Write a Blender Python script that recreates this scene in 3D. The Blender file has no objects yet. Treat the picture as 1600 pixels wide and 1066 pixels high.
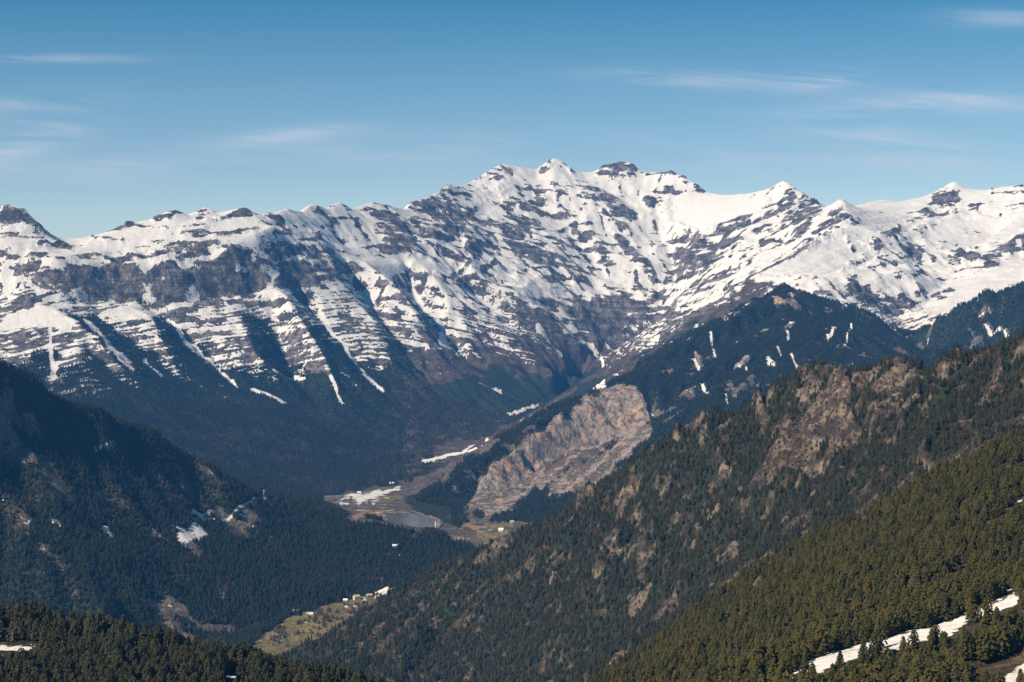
import bpy, math, random
from mathutils import Vector
import numpy as np
sc = bpy.context.scene; C = sc.collection
# ---- camera: level, eye line at row 500 of 1066, 30 degrees across ---------------------------------
cam_d = bpy.data.cameras.new('camera'); cam = bpy.data.objects.new('camera', cam_d); C.objects.link(cam)
cam.location = (0, 0, 0); cam.rotation_euler = (math.radians(90), 0, 0)
cam_d.sensor_width = 36; cam_d.lens = 36*2986/1600; cam_d.shift_y = -(533-500)/1600
cam_d.clip_start = 1; cam_d.clip_end = 60000
sc.camera = cam
# ---- sky and sun ------------------------------------------------------------------------------
SUN = Vector((-.66, -.44, .61)).normalized()
world = bpy.data.worlds.new('World'); sc.world = world; world.use_nodes = True
wt = world.node_tree; wt.nodes.clear()
def wn(t, **k):
    n = wt.nodes.new(t)
    for a, b in k.items(): setattr(n, a, b)
    return n
def wl(a, b): wt.links.new(a, b)
sky = wn('ShaderNodeTexSky', sky_type='NISHITA', sun_disc=False)
sky.sun_elevation = math.asin(SUN.z); sky.sun_rotation = math.atan2(SUN.x, SUN.y)
sky.altitude = 1700; sky.air_density = 1.0; sky.dust_density = 0.2; sky.ozone_density = 3.0
def wmath(op, a, b=None, c=None, clamp=False):
    n = wn('ShaderNodeMath', operation=op, use_clamp=clamp)
    for i, q in enumerate((a, b, c)):
        if q is None: continue
        if isinstance(q, (int, float)): n.inputs[i].default_value = q
        else: wl(q, n.inputs[i])
    return n.outputs[0]
tc = wn('ShaderNodeTexCoord'); sp = wn('ShaderNodeSeparateXYZ'); wl(tc.outputs['Generated'], sp.inputs[0])
px = wmath('DIVIDE', sp.outputs[0], wmath('MAXIMUM', sp.outputs[1], .05))      # bearing and height of a sky direction
pz = wmath('DIVIDE', sp.outputs[2], wmath('MAXIMUM', sp.outputs[1], .05))
grade = wn('ShaderNodeValToRGB'); wl(wmath('MULTIPLY', sp.outputs[2], 1.0), grade.inputs[0])
e = grade.color_ramp.elements; e[0].position = .055; e[0].color = (1.32, 1.22, 1.04, 1); e[1].position = .18; e[1].color = (.12, .56, .64, 1)
mulc = wn('ShaderNodeMix', data_type='RGBA', blend_type='MULTIPLY'); mulc.inputs[0].default_value = 1
wl(sky.outputs[0], mulc.inputs[6]); wl(grade.outputs[0], mulc.inputs[7])
# thin cirrus: drawn-out noise inside a few soft streaks
comb = wn('ShaderNodeCombineXYZ'); wl(wmath('MULTIPLY_ADD', px, 9, wmath('MULTIPLY', pz, 14)), comb.inputs[0]); wl(wmath('MULTIPLY_ADD', pz, 85, wmath('MULTIPLY', px, 5)), comb.inputs[1])
nz = wn('ShaderNodeTexNoise'); nz.inputs['Scale'].default_value = 1.0; nz.inputs['Detail'].default_value = 10; nz.inputs['Roughness'].default_value = .7; nz.inputs['Distortion'].default_value = .6
wl(comb.outputs[0], nz.inputs[0])
cl = None
for (u, v, ru, rv, tilt, amp) in ((1110,126,150,14,.04,.62), (1440,166,190,22,-.05,.62), (1290,128,60,14,-.1,.4), (40,225,95,26,-.25,.62), (30,172,110,20,-.1,.5), (440,215,110,12,-.12,.5),
        (140,266,200,18,-.04,.42), (90,92,130,7,0,.35), (1380,214,120,18,.1,.35), (640,236,300,26,-.02,.34), (1560,30,90,16,0,.3), (1450,245,240,30,0,.32), (1180,250,160,20,0,.2)):
    du = wmath('MULTIPLY', wmath('SUBTRACT', px, (u-800)/2986), 2986/ru)
    dv = wmath('MULTIPLY', wmath('SUBTRACT', wmath('SUBTRACT', pz, (500-v)/2986), wmath('MULTIPLY', wmath('SUBTRACT', px, (u-800)/2986), -tilt)), 2986/rv)
    r2 = wmath('ADD', wmath('MULTIPLY', du, du), wmath('MULTIPLY', dv, dv))
    g_ = wmath('MULTIPLY', wmath('EXPONENT', wmath('MULTIPLY', r2, -1)), amp)
    cl = g_ if cl is None else wmath('ADD', cl, g_)
n_ = wmath('MULTIPLY_ADD', nz.outputs[0], 3.6, -1.4, clamp=True)
cf = wmath('MULTIPLY', wmath('MULTIPLY', cl, n_), 1.3, clamp=True)
mixc = wn('ShaderNodeMix', data_type='RGBA'); wl(cf, mixc.inputs[0]); wl(mulc.outputs[2], mixc.inputs[6]); mixc.inputs[7].default_value = (7.8, 7.8, 8.2, 1)
bg = wn('ShaderNodeBackground'); bg.inputs[1].default_value = .085
wo = wn('ShaderNodeOutputWorld'); wl(mixc.outputs[2], bg.inputs[0]); wl(bg.outputs[0], wo.inputs[0])
sl_ = bpy.data.lights.new('sun', 'SUN'); sl_.energy = 5.0; sl_.angle = math.radians(.53); sl_.color = (1, .86, .68)
sun = bpy.data.objects.new('sun', sl_); C.objects.link(sun); sun.rotation_euler = SUN.to_track_quat('Z', 'Y').to_euler()
vs = sc.view_settings; vs.view_transform = 'Standard'; vs.look = 'None'; vs.exposure = .4; vs.gamma = 1; vs.use_curve_mapping = False
sc.render.engine = 'CYCLES'; cy = sc.cycles
cy.max_bounces = 4; cy.diffuse_bounces = 2; cy.glossy_bounces = 1; cy.transmission_bounces = 1; cy.volume_bounces = 0; cy.transparent_max_bounces = 4
cy.use_denoising = True
# === TERRAIN BEGIN
import numpy as np, math
F, HOR = 2986.0, 500.0            # focal length and eye-level row, in pixels of the 1600-wide photograph
def sstep(a, b, x):
    t = np.clip((x-a)/(b-a), 0, 1); return t*t*(3-2*t)
# ---- noise -----------------------------------------------------------------------------------
def _hash(ix, iy, s):
    n = (ix*374761393 + iy*668265263 + s*1274126177) & 0x7fffffff
    n = ((n ^ (n >> 13))*1274126177) & 0x7fffffff
    return (n ^ (n >> 16)) & 0x7fffffff
def gnoise(x, y, s=0):
    fx, fy = np.floor(x), np.floor(y); ix, iy = fx.astype(np.int64), fy.astype(np.int64)
    tx, ty = (x-fx).astype(np.float32), (y-fy).astype(np.float32)
    def g(i, j):
        a = _hash(ix+i, iy+j, s).astype(np.float32)*np.float32(2*math.pi/0x7fffffff)
        return np.cos(a)*(tx-i) + np.sin(a)*(ty-j)
    ux, uy = tx*tx*tx*(tx*(tx*6-15)+10), ty*ty*ty*(ty*(ty*6-15)+10)
    a = g(0,0); a += (g(1,0)-a)*ux
    b = g(0,1); b += (g(1,1)-b)*ux
    return (a + (b-a)*uy)*1.5
def fbm(x, y, wl, octs=4, s=0, gain=.5):
    r, a, t = 0, 1.0, 0
    for o in range(octs):
        r = r + a*gnoise(x/wl+7.3*o, y/wl-3.1*o, s+o); t += a; a *= gain; wl *= .5
    return r/t
def ridged(x, y, wl, octs=4, s=0):
    r, a, t = 0, 1.0, 0
    for o in range(octs):
        r = r + a*(1-2*np.abs(gnoise(x/wl+5.7*o, y/wl+2.9*o, s+o))); t += a; a *= .5; wl *= .5
    return r/t
def gullies(x, y, gx, gy, wl, s=0):
    """stripes that run down the fall line (gx, gy), jittered cell by cell: +1 rib, -1 gully"""
    m = np.sqrt(gx*gx+gy*gy)+1e-6; tx, ty = -gy/m, gx/m
    L = wl*1.1; fx, fy = np.floor(x/L), np.floor(y/L); ix, iy = fx.astype(np.int64), fy.astype(np.int64)
    px, py = (x/L-fx).astype(np.float32), (y/L-fy).astype(np.float32)
    acc = np.zeros_like(px); wt = np.zeros_like(px)
    for i in (-1,0,1):
        for j in (-1,0,1):
            h = _hash(ix+i, iy+j, s); a = (h & 1023)/1023.; b = ((h >> 10) & 1023)/1023.
            dx, dy = px-i-a, py-j-b
            w = np.exp(-2.2*(dx*dx+dy*dy)).astype(np.float32)
            acc += w*np.cos((2*math.pi*L/wl)*(dx*tx+dy*ty)); wt += w
    return acc/wt
def blur(a, ry, rx):
    for ax, r in ((0, ry), (1, rx)):
        if r < 1: continue
        p = [(0,0),(0,0)]; p[ax] = (r+1, r)
        c = np.cumsum(np.pad(a, p, mode='edge'), axis=ax, dtype=np.float64); n = a.shape[ax]
        a = ((c[2*r+1:2*r+1+n]-c[:n]) if ax == 0 else (c[:,2*r+1:2*r+1+n]-c[:,:n]))/(2*r+1)
    return a.astype(np.float32)
# ---- membrane through ridge and valley lines -----------------------------------------------------
class Grid:
    def __init__(s, u0, u1, du, d0, d1, dd):
        s.u = np.arange(u0, u1+du*.5, du); s.D = np.arange(d0, d1+dd*.5, dd); s.du, s.dd = du, dd
        s.U, s.DD = np.meshgrid(s.u, s.D); s.X = (s.U-800)/F*s.DD; s.Y = s.DD
        s.val = np.zeros(s.U.shape); s.cnt = np.zeros(s.U.shape)
    def line(s, pts, dz=0.0, doff=0.0):
        for (ua, va, da), (ub, vb, db) in zip(pts[:-1], pts[1:]):
            za, zb = (HOR-va)/F*da + dz, (HOR-vb)/F*db + dz
            da, db = da+doff, db+doff
            n = int(max(abs(ub-ua)/s.du, abs(db-da)/s.dd)*2)+2
            t = np.linspace(0, 1, n)
            xa, xb = (ua-800)*da, (ub-800)*db
            D = da+(db-da)*t; u = 800+(xa+(xb-xa)*t)/D; z = za+(zb-za)*t
            j = np.rint((u-s.u[0])/s.du).astype(int); i = np.rint((D-s.D[0])/s.dd).astype(int)
            ok = (i >= 0)&(j >= 0)&(i < len(s.D))&(j < len(s.u))
            np.add.at(s.val, (i[ok], j[ok]), z[ok]); np.add.at(s.cnt, (i[ok], j[ok]), 1)
    def solve(s, iters=60):
        levels = [(s.val, s.cnt)]
        while min(levels[-1][0].shape) > 12:
            v, c = levels[-1]; n, m = v.shape
            v = np.pad(v, ((0, n % 2), (0, m % 2))); c = np.pad(c, ((0, n % 2), (0, m % 2)))
            levels.append((v.reshape(v.shape[0]//2, 2, -1, 2).sum((1,3)), c.reshape(c.shape[0]//2, 2, -1, 2).sum((1,3))))
        h = None
        for k in range(len(levels)-1, -1, -1):
            v, c = levels[k]; fix = c > 0; tgt = np.where(fix, v/np.maximum(c, 1), 0).astype(np.float32)
            if h is None: h = np.full(v.shape, tgt[fix].mean(), np.float32)
            else: h = up2(h, v.shape)
            h[fix] = tgt[fix]
            D = np.interp(np.linspace(0, 1, v.shape[0]), np.linspace(0, 1, len(s.D)), s.D)
            wx = ((s.dd/(D/F*s.du))**2)[:, None].astype(np.float32); tot = 2*wx+2
            free = ~fix
            for it in range(iters if k else iters//2):
                p = np.pad(h, 1, mode='edge')
                q = (wx*(p[1:-1,:-2]+p[1:-1,2:]) + p[:-2,1:-1]+p[2:,1:-1])/tot
                h = np.where(free, h+1.0*(q-h), h)
        s.h = h; return h
    def grads(s, h):
        gd, gu = np.gradient(h)
        gx = gu/(s.DD/F*s.du); gy = gd/s.dd - gx*(s.U-800)/F
        return gx.astype(np.float32), gy.astype(np.float32)
def up2(h, shape):
    n, m = shape
    def w(n, k): 
        c = (np.arange(n)-.5)/2; c = np.clip(c, 0, k-1.001); i = c.astype(int); return i, (c-i).astype(np.float32)
    i, a = w(n, h.shape[0]); j, b = w(m, h.shape[1])
    i1, j1 = np.minimum(i+1, h.shape[0]-1), np.minimum(j+1, h.shape[1]-1)
    r = h[i]*(1-a)[:,None] + h[i1]*a[:,None]
    return r[:,j]*(1-b) + r[:,j1]*b
def far(D): return D if D < 9000 else 9000+(D-9000)*.68
def L(s):     # "u,v,D u,v,D ..." -> points; ^ marks a spur that stands out towards the viewer
    out = s.lstrip('^'); pts = [tuple(float(q) for q in p.split(',')) for p in out.split()]; n = len(pts)
    push = [115*min(1, k/2.)*min(1, (n-1-k)/2.) if s[0] == '^' else 0 for k in range(n)]
    return [(u, v, far(D)-p) for (u, v, D), p in zip(pts, push)]

# ---- far terrain: snow massif, left wall, cliff hill, dark mountain, valley --------------------------
SKY = L("-120,330,10000 -60,326,10000 0,320,10000 20,318,10000 40,327,9980 60,344,9950 70,360,9930 85,370,9930 105,378,9960 118,384,10000 140,376,10100 170,364,10300 200,350,10500 240,343,10600 270,326,10700 295,338,10800 318,320,11000 345,330,11000 382,320,11000 395,330,11050 425,333,11200 450,326,11500 470,332,11800 490,317,12000 510,327,12200 530,313,12400 550,327,12500 580,312,12800 605,318,12900 632,326,13200 660,312,13600 700,292,14200 735,285,14800 760,268,15000 785,253,15200 815,260,15300 842,262,15400 865,240,15500 880,250,15500 900,268,15600 925,269,15700 938,264,15700 968,251,15700 986,254,15700 998,270,15700 1020,274,15600 1045,270,15400 1070,278,15300 1100,296,15200 1125,303,15000 1150,302,14900 1180,298,14700 1205,290,14500 1225,276,14400 1245,294,14300 1265,310,14100 1285,324,13900")
SKY2 = L("1285,324,13900 1310,332,14600 1335,325,15200 1365,316,15400 1390,312,15400 1415,320,15300 1450,311,14800 1475,292,14400 1490,281,14300 1515,298,14300 1545,300,14200 1570,293,14100 1600,286,14000 1740,280,14000")
FARLINES = [L(s) for s in [
 # the rock fin right of the sharp summit, and the snow ridge that runs down left to the valley
 "1285,324,13900 1300,323,13600 1315,308,13300 1325,335,12700 1326,358,12000 1293,378,11800 1263,385,11600 1210,410,11300 1158,446,11000 1113,480,10800 1075,509,10600 1037,532,10500 1000,550,10500 950,580,10600 900,607,10700 860,628,10600 835,647,10200",
 "1326,358,12000 1360,400,11700 1380,440,11200 1400,480,10800 1408,512,10400",
 "1394,366,12400 1410,395,12000 1420,430,11500 1440,455,11100",
 # right bowl
 "1560,375,13300 1500,425,12300 1450,468,11200 1415,512,10300 1405,527,9800 1430,552,9300 1475,580,9000",
 "1490,286,14300 1470,325,13900 1440,360,13300 1425,395,12600 1430,430,12000",
 "1600,330,13500 1560,360,13100 1520,390,12600 1500,410,12200",
 "1740,400,11000 1600,455,10800 1540,480,10500 1480,500,10000 1430,530,9500",
 # left wall, cliffs: tops and feet
 "-120,385,9520 0,383,9520 40,388,9520 75,392,9560 100,396,9620 135,388,9800 200,392,9980 260,388,10080 300,384,10150 340,378,10300 400,366,10500 430,352,10800",
 "-120,412,9420 0,407,9400 30,402,9440 60,400,9460 90,404,9430 110,402,9520 140,410,9560 159,407,9700 203,408,9800 215,414,9740 225,425,9720 240,412,9840 270,412,9900 285,424,9860 297,421,9960 324,408,10100 345,398,10160 365,388,10230 383,388,10290 389,403,10290 405,412,10330 422,440,10300",
 "-120,475,9130 0,470,9130 62,470,9020 110,478,9180 149,470,9420 203,470,9560 220,475,9600 263,478,9680 294,471,9780 321,469,9880 355,463,10020 405,453,10220 425,446,10250",
 # left wall spurs (crest) and gullies, left to right
 "^62,471,9020 90,487,8900 125,507,8780 165,537,8600 206,578,8440 250,620,8250 310,668,7980 380,718,7600 450,755,7200 510,778,6700",
 "149,478,9380 150,492,9200 175,520,8980 215,560,8780 253,590,8600 300,628,8350 360,675,8000",
 "^191,471,9540 230,490,9400 255,515,9250 268,545,9100 278,575,8950 302,605,8750 350,645,8400 420,692,8000 480,732,7600 545,765,7000",
 "220,475,9620 262,503,9580 285,522,9450 310,550,9280 335,578,9120 370,602,8920 420,632,8650 480,672,8300 540,712,7900",
 "^355,463,10020 375,490,9850 392,530,9600 405,565,9350 420,600,9150 450,640,8800 500,690,8300 560,742,7500",
 "425,480,10120 437,530,9830 447,575,9520 457,592,9400 485,624,9120 520,665,8720",
 "^425,446,10280 450,464,10200 477,515,9900 495,548,9700 512,575,9500 530,615,9250 545,640,9020 572,682,8650 610,722,8050",
 "462,462,10560 490,490,10430 505,512,10280 535,542,10050 565,582,9760 592,612,9520 622,642,9230 655,672,8850",
 "^497,358,11650 508,385,11450 518,410,11300 530,440,11120 547,464,11000 570,485,10850 588,510,10650 602,545,10320 618,578,10000 640,615,9700 670,652,9250 692,680,8850",
 "555,460,11350 585,485,11150 610,520,10830 642,567,10420 682,612,10000 718,647,9580",
 "^530,380,11900 560,400,11750 600,430,11600 628,452,11450 645,483,11300 664,520,11080 690,560,10720 720,600,10320 748,640,9880 768,668,9400",
 "636,440,12100 666,504,11640 696,538,11330 721,562,11120 749,584,10900 790,615,10500",
 "^600,360,12450 645,400,12300 692,453,12100 734,483,12000 790,515,11850 830,545,11700 868,585,11200",
 "725,455,12450 770,490,12300 815,517,12100 860,545,11950 895,575,11750",
 "632,326,13200 660,350,12950 690,372,12800 718,395,12700 735,420,12550 790,455,12450 850,485,12450 890,520,12500 925,550,12350",
 "700,330,13700 740,370,13400 800,420,13250 850,450,13200 905,468,13150 910,505,13000 945,540,12700 965,563,12600",
 "835,325,14600 880,350,14500 905,385,14300 940,430,13900 985,465,13500 1005,500,13250 1020,520,13150",
 "842,262,15400 835,295,15000 850,325,14700",
 "865,246,15500 872,275,15200 900,300,15000 925,318,14800 955,352,14600 985,400,14200 1020,450,13700 1045,490,13300",
 "968,254,15700 985,283,15400 1010,310,15200 1030,340,14900 1040,380,14500 1050,420,14200 1060,460,13800",
 "1225,282,14400 1215,315,14200 1205,350,13700 1180,385,13200 1150,420,12800 1110,450,12600 1080,480,12400",
 "1150,302,14900 1130,330,14500 1100,360,14200 1075,400,13800 1065,440,13600",
 "655,345,12980 705,352,13450 760,330,14250 800,325,14450 850,325,14550",
 "567,402,11750 600,408,11950 640,410,12100 680,416,12250 712,428,12400",
 # valley floor
 "690,825,5500 650,800,5960 600,790,6157 640,770,6613 655,755,7002 690,722,7530 730,705,7940 780,673,9080 830,648,10000 872,625,11200 905,602,12300 950,576,12900 1000,545,13150 1025,524,13200",
 "530,782,6330 560,775,6490 600,765,6730 630,760,6850",
 # cliff hill: crest, cliff top and foot, toe
 "1216,445,8600 1180,464,8500 1140,492,8400 1100,517,8250 1050,552,8000 1000,580,7750 950,607,7500 920,621,7350 880,641,7200 838,661,7050 784,697,6800 716,749,6500 660,776,6300 632,790,6160",
 "1216,445,8600 1250,455,8550 1275,465,8500 1310,481,8450 1340,499,8350 1380,523,8200 1420,547,8100 1460,577,8000 1520,610,7900",
 "1007,621,7280 985,612,7330 963,608,7380 932,617,7260 912,632,7170 899,642,7130 868,659,7010 838,682,6900 791,715,6700 760,737,6570 743,764,6450",
 "1015,662,7150 1000,660,7160 970,685,7080 935,698,7020 902,708,6970 870,718,6880 835,731,6780 818,760,6600 774,778,6400 733,786,6300",
 "1020,720,6700 950,760,6300 900,775,6150 850,790,5900 790,812,5750 735,820,5650 700,822,5560",
 "1250,590,7000 1180,620,6850 1100,650,6750 1020,690,6800",
 "1450,600,7000 1350,595,7000 1250,590,7000",
 "1180,464,8500 1150,520,8000 1120,570,7600 1090,620,7100",
 "1225,452,8550 1240,500,8050 1230,545,7550 1210,590,7100",
 "1300,477,8460 1310,522,7900 1320,560,7500 1310,600,7050",
 "1600,830,5000 1300,760,5200 1100,790,5300 900,815,5420 800,825,5500",
 # right wooded hill
 "1740,395,8200 1600,439,8200 1560,457,8200 1530,468,8250 1480,492,8300 1445,512,8400 1417,529,8500 1440,550,8380 1470,577,8200",
 "1740,560,7200 1600,580,7200 1500,610,7300",
 # tributary behind the dark mountain
 "540,790,6200 400,772,6500 250,737,6300 100,692,6100 -120,640,6000",
 # dark mountain, its spurs and foot
 "-120,515,4250 -60,540,4300 0,564,4400 80,606,4500 160,644,4600 230,679,4700 300,723,4800 380,760,4880 430,783,4930 480,797,4980 540,804,5020 600,815,5050 680,835,5060 745,858,5050",
 "-40,740,4300 0,762,4260 30,778,4220 47,803,4170 66,838,4100 86,868,4040 112,890,3990 138,932,3920 172,968,3860",
 "20,660,4380 55,710,4320 75,765,4230 95,820,4130 130,870,4045",
 "40,622,4425 75,690,4400 105,740,4350 127,790,4270 152,832,4190 195,868,4110",
 "150,700,4520 150,750,4430 170,800,4330 205,845,4240 250,890,4140",
 "198,685,4640 208,705,4610 214,750,4540 214,795,4460 235,845,4330 265,895,4200 300,950,4050",
 "300,770,4680 320,830,4520 340,880,4360 360,930,4200",
 "400,775,4900 420,830,4700 440,880,4500 450,930,4260",
 "530,803,5020 547,832,4880 557,862,4740 550,892,4600 562,922,4400",
 "480,840,4800 500,890,4560 520,925,4330",
 "600,850,4870 640,870,4800 690,880,4760",
 # meadow spur and the streams beside it
 "720,868,4600 650,903,4330 612,919,4250 552,934,4150 499,951,4050 458,957,3980 428,977,3920 390,988,3880 345,995,3850 300,1015,3800",
 "600,1000,3800 540,1005,3780 480,1012,3750 420,1018,3700 360,1030,3640",
]]
FARABS = [   # world points (u, D, z): streams and ground nobody sees from the camera
 [(560,4330,-650),(500,4200,-655),(430,4060,-662),(350,3960,-670),(250,3880,-678),(100,3800,-685),(-120,3700,-690)],
 [(620,4450,-640),(700,4700,-620),(745,5000,-610),(690,5500,-600)],
 [(800,4700,-605),(1100,4600,-560),(1740,4400,-450)],
 [(-120,3560,-700),(600,3560,-690),(1740,3560,-600)],
 [(1500,9300,-230),(1300,9300,60),(1216,9000,120),(1150,9400,-60),(1080,9300,-220),(1000,9000,-380),(900,8700,-450),(820,8600,-500)],
 [(1330,10300,250),(1250,10300,240),(1180,10200,130)],
 [(1740,9300,-150),(1600,9400,-100),(1500,9300,-230)],
 [(-120,17600,200),(1740,17600,200)],
]
def flat_D(v): return 598*F/(v-HOR)
def far_base():
    g = Grid(-110, 1710, 1.5625, 3560, 14700, 11.0)
    for p in [SKY, SKY2]+FARLINES: g.line(p)
    for p in (SKY, SKY2): g.line(p, dz=-420, doff=1100)
    # back of the dark mountain
    for p in FARABS: g.line([(u, HOR-z*F/far(D), far(D)) for u, D, z in p])
    # flood plain at lake level
    for k in range(40):
        v = 768 + k*1.45
        a = np.interp(v, [768,775,790,805,825], [600,528,515,560,655]); b = np.interp(v, [768,780,800,812,825], [655,650,640,662,695])
        g.line([(a, v, flat_D(v)), (b, v, flat_D(v))])
    return g

def seg_dist(u, v, pts):
    d = np.full(u.shape, 1e9, np.float32)
    for (ax, ay), (bx, by) in zip(pts[:-1], pts[1:]):
        L2 = (bx-ax)**2+(by-ay)**2+1e-9
        t = np.clip(((u-ax)*(bx-ax)+(v-ay)*(by-ay))/L2, 0, 1)
        d = np.minimum(d, np.hypot(u-ax-t*(bx-ax), v-ay-t*(by-ay)))
    return d
def inside(u, v, pts):
    r = np.zeros(u.shape, bool)
    for (ax, ay), (bx, by) in zip(pts, pts[1:]+pts[:1]):
        if ay == by: continue
        c = (ay > v) != (by > v)
        r ^= c & (u < (bx-ax)*(v-ay)/(by-ay)+ax)
    return r
class Marks:
    """outcrops, a shadow painted as rock, snow fields and clearings, laid on the ground at the spot where they lie"""
    def __init__(s, g, h):
        s.g = g; s.v = HOR-F*h/g.DD; s.D = g.DD
        X, Y = g.X.astype(np.float32), g.Y.astype(np.float32); k = np.clip(g.DD/9000, .35, 1.2)
        s.wu = fbm(X/k, (Y+h)/k, 110, 4, 501, .62); s.wv = fbm(X/k, (Y+h)/k, 110, 4, 577, .62)
    def put(s, m, spec, d0, d1):
        for line in spec.strip().splitlines():
            if not line.strip(): continue
            kind, w, *p = line.split()
            w = float(w); pts = [tuple(float(q) for q in a.split(',')) for a in p]
            us = [a[0] for a in pts]; vs = [a[1] for a in pts]; pad = 16 if kind == 'p' else w+4
            j0, j1 = np.searchsorted(s.g.u, [min(us)-pad, max(us)+pad]); i0, i1 = np.searchsorted(s.g.D, [d0, d1])
            sl = np.s_[i0:i1, j0:j1]
            V = s.v[sl]; ok = (V > min(vs)-pad)&(V < max(vs)+pad)
            if not ok.any(): continue
            a = 16 if kind == 'p' else min(2.2*w, 13)
            u, v = s.g.U[sl][ok]+a*s.wu[sl][ok], V[ok]+a*s.wv[sl][ok]
            if kind == 'p':
                d = seg_dist(u, v, pts+pts[:1]); sg = np.where(inside(u, v, pts), 1, -1)*d
                val = w*sstep(-6, 6, sg)
            else:
                val = sstep(w*1.25+1.5, w*.2, seg_dist(u, v, pts))
            sub = m[sl]; sub[ok] = np.maximum(sub[ok], val); m[sl] = sub
ROCK_SHADOW_FAR = """
p .95 0,316 20,316 45,331 68,348 72,362 50,358 30,352 10,353 -20,348
s 4 60,382 95,378 112,385
s 4 0,400 40,402 70,396
s 5 18,418 60,410
p .7 22,425 60,410 85,430 115,412 150,412 155,440 150,468 120,470 95,455 70,460 60,440 30,440
p .8 -20,475 50,450 62,468 30,488 0,500 -20,505
p .74 159,410 203,408 216,415 222,440 240,413 270,412 290,425 297,421 324,408 350,395 365,389 383,389 388,404 405,412 422,440 405,452 355,462 321,467 294,468 263,474 240,472 218,470 200,465 165,460 155,440
s 5 135,397 170,402 205,399
s 5 200,397 240,399 300,391 340,380
s 4 287,365 330,368 370,365 405,357
s 3 240,345 265,340
s 4 310,346 345,341 385,328
s 2 195,352 260,358
s 2.5 145,373 190,377
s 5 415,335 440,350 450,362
s 6 428,402 475,386
s 4 430,438 490,402
p .62 483,362 500,360 510,385 525,410 540,430 530,440 500,440 470,452 445,452 425,440 445,425 480,400
s 5 640,323 700,328
s 2.5 660,316 730,340
s 5 640,345 720,353
s 5 655,362 715,373
s 4 690,295 740,310 785,325 800,328
s 2.5 700,301 750,321
s 3 760,272 785,275
s 2.5 783,260 800,272
s 2.5 765,282 785,283
s 2.5 800,298 830,297
p .85 785,314 830,312 845,290 850,300 855,320 835,330 800,325
s 4 846,266 858,262 858,250
s 2.5 880,253 895,268
s 5 865,292 880,305 870,315
p 1 935,266 955,256 985,257 998,270 985,280 960,284 935,277
p .85 905,297 930,290 955,305 985,330 1000,345 990,355 970,345 960,340 940,320 910,320
s 5 940,335 960,355 985,370
s 3 850,335 900,345
s 5 870,360 895,355
s 5 880,378 925,375
s 5 895,391 930,393
s 6 935,395 955,390
s 6 805,363 815,370
s 5 960,370 990,400 1010,420
p .7 585,330 610,330 640,350 660,365 650,390 620,400 590,395 590,375 605,360 590,345
s 5 500,330 520,345
s 4 555,345 570,365
s 4 540,415 570,420
s 4 725,380 738,400 730,415 705,430
s 2 735,390 780,395
s 2.5 750,415 780,413
s 3 715,440 750,430
s 3 810,400 840,410
s 3 820,430 860,425
p .85 895,470 915,462 935,470 960,455 985,462 1000,475 1035,480 1060,485 1080,500 1060,510 1035,505 1000,500 960,515 920,520 900,500
s 2 1010,276 1060,272 1085,285
s 3 1070,288 1100,298
s 5 1040,300 1060,305
s 6 1010,320 1020,325
p .9 1145,350 1165,342 1190,345 1195,350 1170,356 1150,355
p .8 1055,390 1090,378 1120,375 1150,370 1162,385 1150,392 1120,395 1118,415 1105,430 1080,425 1060,415
s 5 1185,365 1205,360
s 4 1190,378 1205,375
s 2.5 1228,300 1215,325
p .8 1232,298 1262,312 1285,328 1270,350 1248,364 1226,352 1218,338
s 3.5 1241,300 1214,340
s 4.5 1256,306 1224,352
s 4.5 1271,316 1240,357
s 4 1282,331 1250,366
s 2.5 1155,412 1200,390 1250,370
p 1.2 1313,318 1322,325 1325,345 1310,360 1290,375 1272,376 1285,355 1300,335
s 5 1328,345 1338,350
p 1.2 1460,300 1490,295 1500,310 1480,325 1450,320
s 3 1550,305 1600,305
s 4 1420,350 1450,330
s 3 1440,340 1480,330
s 5 1380,372 1405,365
s 4 1405,375 1425,395 1435,410
s 4 1500,363 1530,365
s 4 1470,382 1495,385
s 4 1540,410 1600,380
s 5 1500,405 1525,408
s 6 1540,420 1560,415
s 3 1322,378 1335,395
s 5 1360,385 1378,395
s 6 1330,415 1350,405
s 5 1375,410 1400,425
s 3 1435,390 1460,410
p .75 1318,448 1345,445 1370,455 1400,465 1430,475 1420,490 1390,490 1360,490 1340,475
s 5 1455,465 1490,460
s 4 1263,388 1210,414 1158,450 1113,485 1075,513 1037,536
s 6 1060,430 1030,460 1010,480
s 4 985,400 1005,425 1030,445
"""  # rock outcrops, plus one cast shadow on the left crest painted in rock colour
SNOW_FAR = """
p .8 216,474 224,448 232,436 236,452 246,474
p .8 365,424 374,412 384,414 386,428
p .8 286,470 298,440 304,444 312,470
p .7 100,470 120,440 130,445 138,472
s 4 752,602 785,615
s 3.5 517,590 525,605 537,628
s 4 395,606 415,615 445,632
p 1 1012,508 1036,508 1030,524 1016,521
s 4 905,535 925,545 945,575
p .9 668,503 690,515 715,548 724,562 712,560 690,538
p .95 872,522 888,503 898,510 907,526
s 3.5 430,585 445,592 475,590
s 4 80,520 81,560 83,592
s 4 500,490 540,545 570,590 600,612
s 3 262,503 310,552 370,602
s 4 135,506 165,533 206,576
s 4 228,560 240,575 253,588
s 4 840,510 860,540 875,560
s 2 795,645 840,635
s 3 810,656 832,650
"""
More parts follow.
